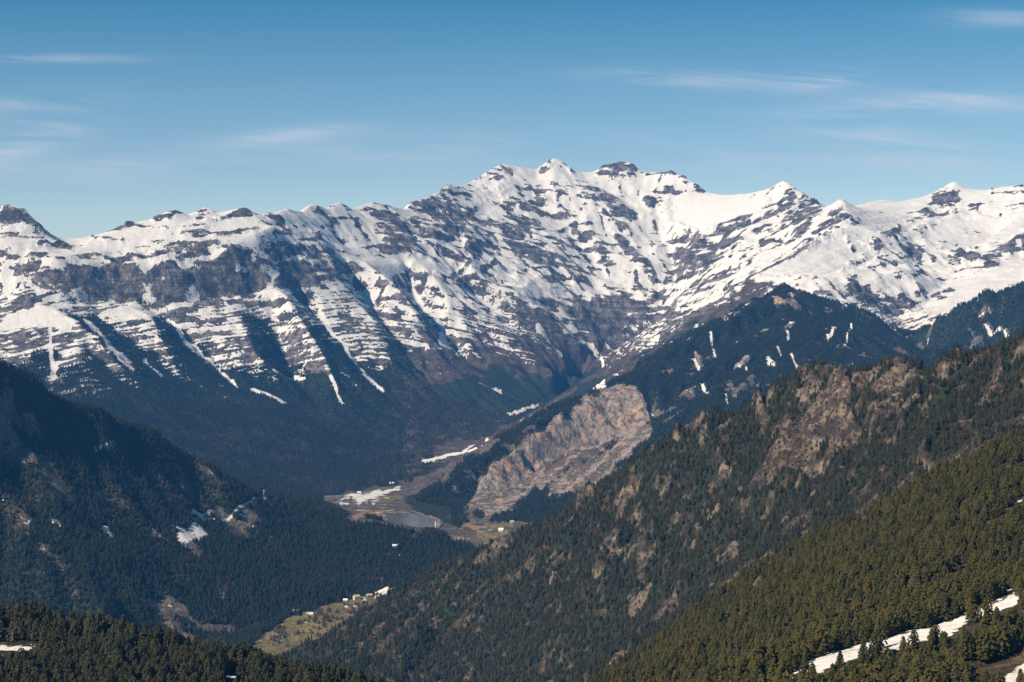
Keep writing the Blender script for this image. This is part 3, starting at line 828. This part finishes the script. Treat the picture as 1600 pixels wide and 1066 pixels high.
terrain_object(GN, [1], 'pine_slope', M_NEAR, 60, 'nearest slope at the lower right with olive pines and a snow track', 'slope')
terrain_object(GN, [2], 'near_hill', M_NEAR, 60, 'low hill of dark pines filling the lower left corner', 'hill')

# ---- trees --------------------------------------------------------------------------------------------
def leaf_mat(name, a, b, c):
    t = NT(name); co = t.coord()
    r = t.n('ShaderNodeObjectInfo').outputs['Random']
    col = t.mix(t.rng(r, 0, 1), a, b)
    col = t.mix(t.rng(t.noise(co, 9, 3), .45, .75), col, c)
    t.l(col, t.b.inputs['Base Color']); t.b.inputs['Roughness'].default_value = .75; return t.m
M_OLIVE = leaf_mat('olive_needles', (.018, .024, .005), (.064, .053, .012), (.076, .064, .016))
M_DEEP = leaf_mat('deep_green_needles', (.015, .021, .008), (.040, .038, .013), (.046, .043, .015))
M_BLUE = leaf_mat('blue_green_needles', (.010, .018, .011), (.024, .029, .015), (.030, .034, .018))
M_TWIG = leaf_mat('bare_twigs', (.052, .040, .028), (.085, .065, .047), (.10, .078, .058))
tb = NT('pine_bark'); tb.l(tb.mix(tb.noise(tb.coord(), 30, 4), (.06, .04, .028), (.14, .09, .06)), tb.b.inputs['Base Color']); M_BARK = tb.m
def crown_mesh(name, seed, n, wide, lean, blunt, tuft, mat, base=.12):
    rd = random.Random(seed); V, T = [], []
    def tri(*p):
        k = len(V); V.extend(p); T.append((k, k+1, k+2))
    for lev in range(4):                                     # dim inner body
        z0, z1 = base+.05+lev*.2, min(1, base+.33+lev*.22); r = .8*wide*(1-lev*.22)
        for a in range(6):
            p, q = a*math.pi/3+lev, (a+1)*math.pi/3+lev
            tri((r*math.cos(p), r*math.sin(p), z0+rd.uniform(-.03,.03)), (r*math.cos(q), r*math.sin(q), z0+rd.uniform(-.03,.03)), (lean*z1*.5, 0, z1))
    for i in range(n):                                       # branch tufts
        t = (i+rd.random())/n; t = t**.8; z = base+t*(1-base)
        prof = (1-t)**blunt*(.55+.45*min(1, t*5)); R = wide*prof*rd.uniform(.6, 1.12)+.012
        an = i*2.399+rd.uniform(-.5, .5); cx, cy_ = R*math.cos(an)+lean*z*.5, R*math.sin(an)
        s = tuft*rd.uniform(.6, 1.25)*(1-.45*t)
        ca, sa = math.cos(an), math.sin(an)
        tip = (cx+ca*s*1.1, cy_+sa*s*1.1, z-s*rd.uniform(.1, .5)); top = (cx-ca*s*.3, cy_-sa*s*.3, z+s*rd.uniform(.6, 1.1))
        l = (cx-sa*s*.85, cy_+ca*s*.85, z-s*rd.uniform(.1, .5)); r = (cx+sa*s*.85, cy_-ca*s*.85, z-s*rd.uniform(.1, .5))
        tri(tip, top, l); tri(tip, r, top); tri(l, top, r); tri(tip, l, r)
    me = fast_mesh(name, V, None, smooth=False, tris=T); me.materials.append(mat); return me
def trunk_mesh():
    V, Q = [], []; rings = ((0, .022), (.25, .018), (.6, .011), (.95, .003))
    for z, r in rings: V += [(r*math.cos(a*math.pi/3)+.006*math.sin(z*9), r*math.sin(a*math.pi/3), z) for a in range(6)]
    for k in range(3): Q += [(k*6+a, k*6+(a+1) % 6, k*6+6+(a+1) % 6, k*6+6+a) for a in range(6)]
    me = fast_mesh('trunk', V, Q); me.materials.append(M_BARK); return me
TRUNK = trunk_mesh()
def set_of(mat, n, tuft, seed): return [crown_mesh('crown', seed+k, n, w, ln, bl, tuft, mat) for k, (w, ln, bl) in enumerate(((.20, .02, .7), (.26, -.05, .5), (.22, .06, .8), (.31, .03, .42)))]
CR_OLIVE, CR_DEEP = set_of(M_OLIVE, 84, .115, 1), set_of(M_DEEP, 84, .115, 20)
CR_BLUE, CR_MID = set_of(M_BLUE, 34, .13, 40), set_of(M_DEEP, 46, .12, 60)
TWIG = crown_mesh('twigs', 99, 60, .45, 0, .35, .16, M_TWIG, .0)
RNG = np.random.default_rng(11)
def scatter(g, d0, d1, u0, u1, space, size, mask, tall, extra=6.0):
    """ground spots for trees: x, y, z, height"""
    xs = [(u-800)/F*d for u in (u0, u1) for d in (d0, d1)]
    X, Y = np.meshgrid(np.arange(min(xs), max(xs), space), np.arange(d0, d1, space))
    X = (X+RNG.uniform(-.48, .48, X.shape)*space).ravel(); Y = (Y+RNG.uniform(-.48, .48, Y.shape)*space).ravel()
    U = 800+X/Y*F; ok = (U > u0)&(U < u1)&(Y > g.D[0]+20)&(Y < g.D[-1]-20); X, Y, U = X[ok], Y[ok], U[ok]
    fi, fj = (Y-g.D[0])/g.dd, (U-g.u[0])/g.du; i, j = fi.astype(int), fj.astype(int); a, b = fi-i, fj-j
    ok = (i < len(g.D)-1)&(j < len(g.u)-1); X, Y, i, j, a, b = (q[ok] for q in (X, Y, i, j, a, b))
    def smp(A): return (A[i,j]*(1-b)+A[i,j+1]*b)*(1-a)+(A[i+1,j]*(1-b)+A[i+1,j+1]*b)*a
    m = smp(mask); keep = m+.35*(RNG.random(len(X))-.5) > .5
    keep &= smp(g.hid) < tall*1.1+extra
    z = smp(g.z); hgt = tall*size(X, Y)*(.5+.75*RNG.random(len(X))**.8)
    return np.stack([X, Y, z-.35, hgt, smp(g.attr['bare'])], 1)[keep]
def forest(name, pts, sources, label, kinds=None, wk=1.0):
    k = RNG.integers(0, len(sources), len(pts))
    if kinds: sources = sources+[kinds]; wood = RNG.random(len(pts)) < wk*np.clip((pts[:, 4]-.25)*1.1, 0, .75); k = np.where(wood, len(sources)-1, k); pts[:, 3] *= np.where(wood, .62, 1)
    me = bpy.data.meshes.new(name); me.vertices.add(len(pts)); me.vertices.foreach_set('co', np.asarray(pts[:, :3], np.float32).ravel())
    for nm, ty, v in (('tree_scale', 'FLOAT', pts[:, 3]), ('tree_turn', 'FLOAT', RNG.uniform(0, 6.28, len(pts)))):
        me.attributes.new(nm, ty, 'POINT').data.foreach_set('value', np.asarray(v, np.float32))
    me.attributes.new('tree_kind', 'INT', 'POINT').data.foreach_set('value', np.asarray(k, np.int32))
    o = obj(name, me); tag(o, label, 'forest', kind='stuff')
    t = bpy.data.node_groups.new(name, 'GeometryNodeTree')
    t.interface.new_socket('Geometry', in_out='INPUT', socket_type='NodeSocketGeometry'); t.interface.new_socket('Geometry', in_out='OUTPUT', socket_type='NodeSocketGeometry')
    gi, go = t.nodes.new('NodeGroupInput'), t.nodes.new('NodeGroupOutput'); ip = t.nodes.new('GeometryNodeInstanceOnPoints'); gj = t.nodes.new('GeometryNodeGeometryToInstance')
    for s in reversed(sources):
        oi = t.nodes.new('GeometryNodeObjectInfo'); oi.inputs['Object'].default_value = s; oi.inputs['As Instance'].default_value = False
        t.links.new(oi.outputs['Geometry'], gj.inputs[0])
    def na(n, ty):
        x = t.nodes.new('GeometryNodeInputNamedAttribute'); x.data_type = ty; x.inputs[0].default_value = n; return x.outputs[0]
    cb = t.nodes.new('ShaderNodeCombineXYZ'); t.links.new(na('tree_turn', 'FLOAT'), cb.inputs[2])
    e2 = t.nodes.new('FunctionNodeEulerToRotation'); t.links.new(cb.outputs[0], e2.inputs[0])
    ip.inputs['Pick Instance'].default_value = True
    t.links.new(gi.outputs[0], ip.inputs['Points']); t.links.new(gj.outputs[0], ip.inputs['Instance']); t.links.new(na('tree_kind', 'INT'), ip.inputs['Instance Index'])
    t.links.new(e2.outputs[0], ip.inputs['Rotation']); t.links.new(na('tree_scale', 'FLOAT'), ip.inputs['Scale']); t.links.new(ip.outputs[0], go.inputs[0])
    md = o.modifiers.new('trees', 'NODES'); md.node_group = t; return o
def pine(p, crown, label, group, name='pine_tree'):
    e = empty(name, (p[0], p[1], p[2]), RNG.uniform(0, 6.28), p[3]); tag(e, label, 'tree', group)
    obj('trunk', TRUNK, None, e); return e, obj('crown', crown, None, e)
NF, FF = GN.attr['forest'], GF.attr['forest']
one = lambda X, Y: 1.0
slope_m = NF*(GN.region == 1); hill_m = NF*(GN.region == 2); ridge_m = NF*(GN.region == 0)
P_slope = scatter(GN, 820, 1640, 840, 1705, 4.4, lambda X, Y: np.interp(Y, [850, 1000, 1150, 1500], [1.1, .98, .74, .64])*(1+.35*fbm(X, Y, 40, 2, 7)), slope_m, 12)
P_hill = scatter(GN, 1120, 1420, -105, 680, 5.2, lambda X, Y: 1+.3*fbm(X, Y, 40, 2, 7), hill_m, 12)
P_ridge = scatter(GN, 1980, 3720, 380, 1705, 6.2, one, ridge_m, 10.5)
P_twig = scatter(GN, 1980, 3720, 380, 1705, 7.5, one, np.clip(1.15-NF-GN.attr['crag']*.9, 0, 1)*(GN.region == 0), 4.5)
def off_track(P):       # the track and the clearing in the corner stay open to the valley side
    u = 800+P[:, 0]/P[:, 1]*F; vt = HOR-(P[:, 2]+P[:, 3])/P[:, 1]*F
    edge = np.interp(u, [1190, 1228, 1290, 1350, 1430, 1500, 1560, 1592, 1600, 1740], [1085, 1066, 1049, 1025, 1003, 985, 956, 944, 925, 880])
    front = P[:, 1] < np.interp(u, [1228, 1300, 1400, 1500, 1596], [935, 965, 985, 1005, 1020])
    clear = (u > 1490)&(P[:, 1] < 940)&(vt < np.interp(u, [1490, 1520, 1560, 1600, 1740], [1000, 1046, 1052, 1050, 1040]))
    bad = front&(vt < edge-8)&(u > 1190)|clear
    return P[~bad|(RNG.random(len(P)) < .14)]
P_slope = off_track(P_slope)
uh, vh = 800+P_hill[:, 0]/P_hill[:, 1]*F, HOR-P_hill[:, 2]/P_hill[:, 1]*F
vt = HOR-(P_hill[:, 2]+P_hill[:, 3])/P_hill[:, 1]*F
P_hill = P_hill[~(((uh < 66)&(vh > 1004)&(vt < 1013))|((np.abs(uh-363) < 13)&(vh > 1050)&(vt < 1060)))]
def nearest(P, n):
    u = 800+P[:, 0]/P[:, 1]*F; v = HOR-P[:, 2]/P[:, 1]*F; vis = (u > -5)&(u < 1605)&(v < 1090)
    idx = np.argsort(np.where(vis, -P[:, 3]/P[:, 1], 0))[:n]; rest = np.ones(len(P), bool); rest[idx] = False
    return P[idx], P[rest]
near_s, P_slope = nearest(P_slope, 190); near_h, P_hill = nearest(P_hill, 105)
src_o, src_d = {}, {}
for i, p in enumerate(near_s):
    u, v = 800+p[0]/p[1]*F, HOR-p[2]/p[1]*F
    below = v > np.interp(u, [1228, 1290, 1350, 1430, 1500, 1592], [1068, 1051, 1027, 1005, 987, 945])
    k = int(RNG.integers(0, 4))
    part = 'left end' if u < 1370 else ('middle' if u < 1500 else 'right end'); sz = 'tall' if p[3] > 11.5 else 'shorter'
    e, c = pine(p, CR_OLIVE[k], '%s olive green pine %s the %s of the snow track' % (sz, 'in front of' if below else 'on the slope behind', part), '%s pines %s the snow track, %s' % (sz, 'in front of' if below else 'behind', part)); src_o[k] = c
for i, p in enumerate(near_h):
    k = int(RNG.integers(0, 4))
    u = 800+p[0]/p[1]*F; part = 'left edge of the photo' if u < 110 else ('middle of its slope' if u < 260 else 'right end where it dips'); sz = 'tall' if p[3] > 12.4 else 'shorter'
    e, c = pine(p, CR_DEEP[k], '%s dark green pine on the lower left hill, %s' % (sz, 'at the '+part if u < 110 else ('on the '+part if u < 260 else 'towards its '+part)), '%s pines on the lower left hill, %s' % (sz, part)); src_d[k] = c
# four small pines on the rocky ridge
src_b, src_m = {}, {}
def on_ground(g, u, v, dmin=0):
    vv = HOR-F*g.z/g.DD; j = int(round((u-g.u[0])/g.du)); col = np.where(g.D < dmin, 1e9, vv[:, j]); i = int(np.argmax(col <= v)); d = g.D[i]
    return ((u-800)/F*d, d, float(g.z[i, j]))
for k, (u, v, w) in enumerate(((1452, 588, 'between the middle crag and the right crag on the ridge'), (1338, 600, 'in the notch between the two big crags'), (1215, 622, 'just left of the biggest crag on the ridge'), (1130, 655, 'on the bare crest halfway down the rocky ridge'))):
    x, y, z = on_ground(GN, u, v, 2000); e, c = pine((x, y, z-.3, 11), CR_MID[k], 'small dark pine '+w, 'pines on the rocky ridge'); src_m[k] = c
for k, (u, v, w) in enumerate(((1216, 452, 'on the rounded top of the cliff hill'), (905, 632, 'on the edge straight above the orange cliff'), (700, 762, 'near the foot of the cliff hill beside the plain'), (1330, 487, 'on the right shoulder of the cliff hill'))):
    x, y, z = on_ground(GF, u, v+2, 6000); e, c = pine((x, y, z-.3, 14), CR_BLUE[k], 'tiny blue green conifer '+w, 'conifers on the cliff hill', 'conifer_tree'); src_b[k] = c
S = lambda d: [d[k] for k in sorted(d)]
shrub = empty('bare_shrub', on_ground(GN, 1165, 668, 2000), 0, 5); tag(shrub, 'leafless grey brown shrub on the ridge crest left of the crags', 'shrub')
tw = obj('twigs', TWIG, None, shrub)
forest('pine_slope_forest', P_slope, S(src_o), 'olive pines covering the nearest slope at the right', tw, .2)
forest('low_hill_forest', P_hill, S(src_d), 'dark pines covering the low hill at the lower left', tw, .1)
forest('ridge_forest', P_ridge, S(src_m), 'dark pines between the brown crags of the ridge', tw, .3)
forest('ridge_scrub', P_twig, [tw], 'leafless brown scrub between the crags and pines')
P = scatter(GF, 3620, 5400, -105, 770, 7.5, one, FF*np.isin(GF.region, (1,))+FF*((GF.region == 0)&(GF.DD < 5400)), 12)
forest('dark_mountain_forest', P, S(src_b), 'dark blue green conifers on the shaded mountain at the left', tw)
P = scatter(GF, 5200, 8900, 632, 1640, 8.5, one, FF*np.isin(GF.region, (2, 3)), 12)
forest('cliff_hill_forest', P, S(src_b), 'blue green conifers on the cliff hill and the hill beside it', tw)
P = scatter(GF, 5450, 9600, -60, 900, 10.5, one, FF*(GF.region == 0), 12)
forest('mountain_foot_forest', P, S(src_b), 'blue conifers along the foot of the snowy mountains', tw)

P = scatter(GF, 3600, 4400, 370, 650, 9, one, GF.attr['meadow']*(.36+.75*fbm(GF.X, GF.Y, 60, 3, 401)), 7)
forest('meadow_bushes', P, [tw], 'leafless brown bushes scattered over the village meadow')
# ---- lake ---------------------------------------------------------------------------------------------
tw_ = NT('lake_water'); tw_.b.inputs['Base Color'].default_value = (.012, .032, .038, 1); tw_.b.inputs['Roughness'].default_value = .12; tw_.b.inputs['Specular IOR Level'].default_value = .5
tw_.bump(tw_.noise(tw_.coord(), 1/6, 3), .6, .03)
LK = [(598,801),(615,803),(632,802),(646,805),(660,806),(674,810),(687,815),(690,819),(686,826),(668,829),(640,827),(618,817),(604,808)]
def wavy(pts, n=5):
    out = []
    for (a, b), (c, d) in zip(pts, pts[1:]+pts[:1]):
        for k in range(n): t = k/n; out.append((a+(c-a)*t+RNG.uniform(-.8, .8), b+(d-b)*t+RNG.uniform(-.4, .4)))
    return out
co = [((u-800)/F*flat_D(v), flat_D(v), -596.6) for u, v in wavy(LK)]
me = bpy.data.meshes.new('lake'); me.from_pydata(co, [], [list(range(len(co)))[::-1]]); me.update()
if me.polygons[0].normal.z < 0: me.flip_normals()
tag(obj('lake', me, tw_.m), 'small dark teal lake at the near end of the flood plain', 'lake', kind='structure')
# ---- houses -------------------------------------------------------------------------------------------
def plain_mat(name, a, b, scale=2.0):
    t = NT(name); t.l(t.mix(t.rng(t.noise(t.coord(), scale, 4), .4, .6), a, b), t.b.inputs['Base Color']); return t.m
W_PALE, W_STONE, W_RED = plain_mat('pale_render', (.62, .55, .44), (.74, .67, .55)), plain_mat('stone_wall', (.26, .21, .17), (.40, .34, .27)), plain_mat('reddish_wall', (.36, .21, .16), (.45, .30, .24))
R_SLATE, R_TAN, R_SNOW, M_PANE, M_DOOR = plain_mat('slate_roof', (.16, .13, .12), (.26, .22, .20)), plain_mat('tan_roof', (.46, .38, .27), (.58, .50, .38)), plain_mat('snowy_roof', (.80, .78, .76), (.86, .84, .82)), plain_mat('window_pane', (.02, .025, .03), (.05, .06, .07)), plain_mat('wood_door', (.10, .06, .03), (.16, .10, .06))
def bx(name, c, s, mat, parent):
    x, y, z = c; a, b_, d = s[0]/2, s[1]/2, s[2]/2
    return obj(name, box_mesh(name, x-a, x+a, y-b_, y+b_, z-d, z+d), mat, parent)
def house(u, v, dmin, l, w, h, rz, wall, roof, label, g=None, rise=None, cat='house'):
    x, y, z = on_ground(g or GF, u, v, dmin); e = empty('house' if cat == 'house' else 'barn', (x, y, z-.6), rz); tag(e, label, cat)
    rise = rise or w*.38; hl, hw = l/2, w/2
    V = [(-hl,-hw,0),(hl,-hw,0),(hl,hw,0),(-hl,hw,0),(-hl,-hw,h),(hl,-hw,h),(hl,hw,h),(-hl,hw,h),(-hl,0,h+rise),(hl,0,h+rise)]
    me = bpy.data.meshes.new('wall'); me.from_pydata(V, [], [(0,1,5,4),(1,2,6,9,5),(2,3,7,6),(3,0,4,8,7),(4,5,9,8),(6,7,8,9)]); me.update(); obj('wall', me, wall, e)
    o_, th = .5, .3; hl2, hw2 = hl+o_, hw+o_; dz = rise*o_/hw; V = []
    for dd in (0, th): V += [(-hl2,-hw2,h-dz+.05+dd),(hl2,-hw2,h-dz+.05+dd),(hl2,0,h+rise+.05+dd),(-hl2,0,h+rise+.05+dd),(hl2,hw2,h-dz+.05+dd),(-hl2,hw2,h-dz+.05+dd)]
    me = bpy.data.meshes.new('roof'); me.from_pydata(V, [], [(0,3,2,1),(3,5,4,2),(6,7,8,9),(9,8,10,11),(0,1,7,6),(5,11,10,4),(1,2,8,7),(2,4,10,8),(0,6,9,3),(3,9,11,5)]); me.update(); r = obj('roof', me, roof, e)
    if cat == 'house': bx('chimney', (hl*.5, hw*.35, h+rise+.3), (.8, .8, 1.6), W_STONE, r)
    bx('door', (0, -hw-.03, 1.3), (1.3, .1, 2.1), M_DOOR, e)
    for k in (-1, 1):
        bx('window', (k*hl*.55, -hw-.03, min(1.9, h*.5)), (1.1, .1, 1.2), M_PANE, e)
        if h > 5: bx('window', (k*hl*.55, -hw-.03, 4.3), (1.1, .1, 1.2), M_PANE, e)
house(557, 938, 3700, 13, 9, 7, .5, W_PALE, R_TAN, 'largest pale house at the top of the green meadow')
house(462, 958, 3700, 14, 8, 4, .1, W_STONE, R_TAN, 'long barn with a pale roof at the left edge of the meadow', cat='barn')
house(430, 997, 3600, 11, 8, 4.5, .35, W_RED, R_SLATE, 'reddish farmhouse alone in the lower meadow')
house(540, 941, 3700, 9, 7, 4, -.2, W_STONE, R_SNOW, 'small snow roofed barn left of the large pale house', cat='barn')
house(577, 933, 3700, 12, 8, 4, .4, W_STONE, R_TAN, 'tan roofed barn right of the large pale house', cat='barn')
house(683, 823, 4900, 11, 9, 13, .3, W_PALE, R_SLATE, 'tall pale house standing at the near shore of the lake', rise=3)
house(783, 831, 4900, 14, 9, 6, -.3, W_PALE, R_SNOW, 'white house in the brown fields below the cliff')
house(800, 818, 4900, 11, 8, 5, .2, W_PALE, R_TAN, 'pale house beyond the fields close to the ridge')
house(617, 857, 3900, 13, 9, 5, .1, W_PALE, R_SNOW, 'highest of three white roofed houses in the dark forest clearing')
house(604, 870, 3900, 10, 8, 4, .3, W_PALE, R_SNOW, 'left one of three white roofed houses in the dark forest clearing')
house(622, 871, 3900, 12, 8, 4, -.1, W_PALE, R_SNOW, 'right lower one of three white roofed houses in the dark forest clearing')
house(561, 772, 6000, 13, 9, 6, .2, W_PALE, R_SNOW, 'small white house at the far left rim of the snow field')
house(612, 758, 6000, 16, 10, 6, .1, W_PALE, R_SNOW, 'white farmhouse behind the snow field on the plain')
# ---- haze -------------------------------------------------------------------------------------------
hz = bpy.data.materials.new('haze_air'); hz.use_nodes = True; ht = hz.node_tree; ht.nodes.clear()
ho = ht.nodes.new('ShaderNodeOutputMaterial'); hv = ht.nodes.new('ShaderNodeVolumePrincipled')
hv.inputs['Color'].default_value = (.09, .39, 1, 1); hv.inputs['Density'].default_value = 2.8e-5; hv.inputs['Anisotropy'].default_value = 0
ht.links.new(hv.outputs[0], ho.inputs['Volume'])
haze = obj('haze', box_mesh('haze', -9000, 9000, -3000, 16500, -760, 1420), hz)
tag(haze, 'thin blue air filling the valley and softening the far slopes', 'haze', kind='stuff')
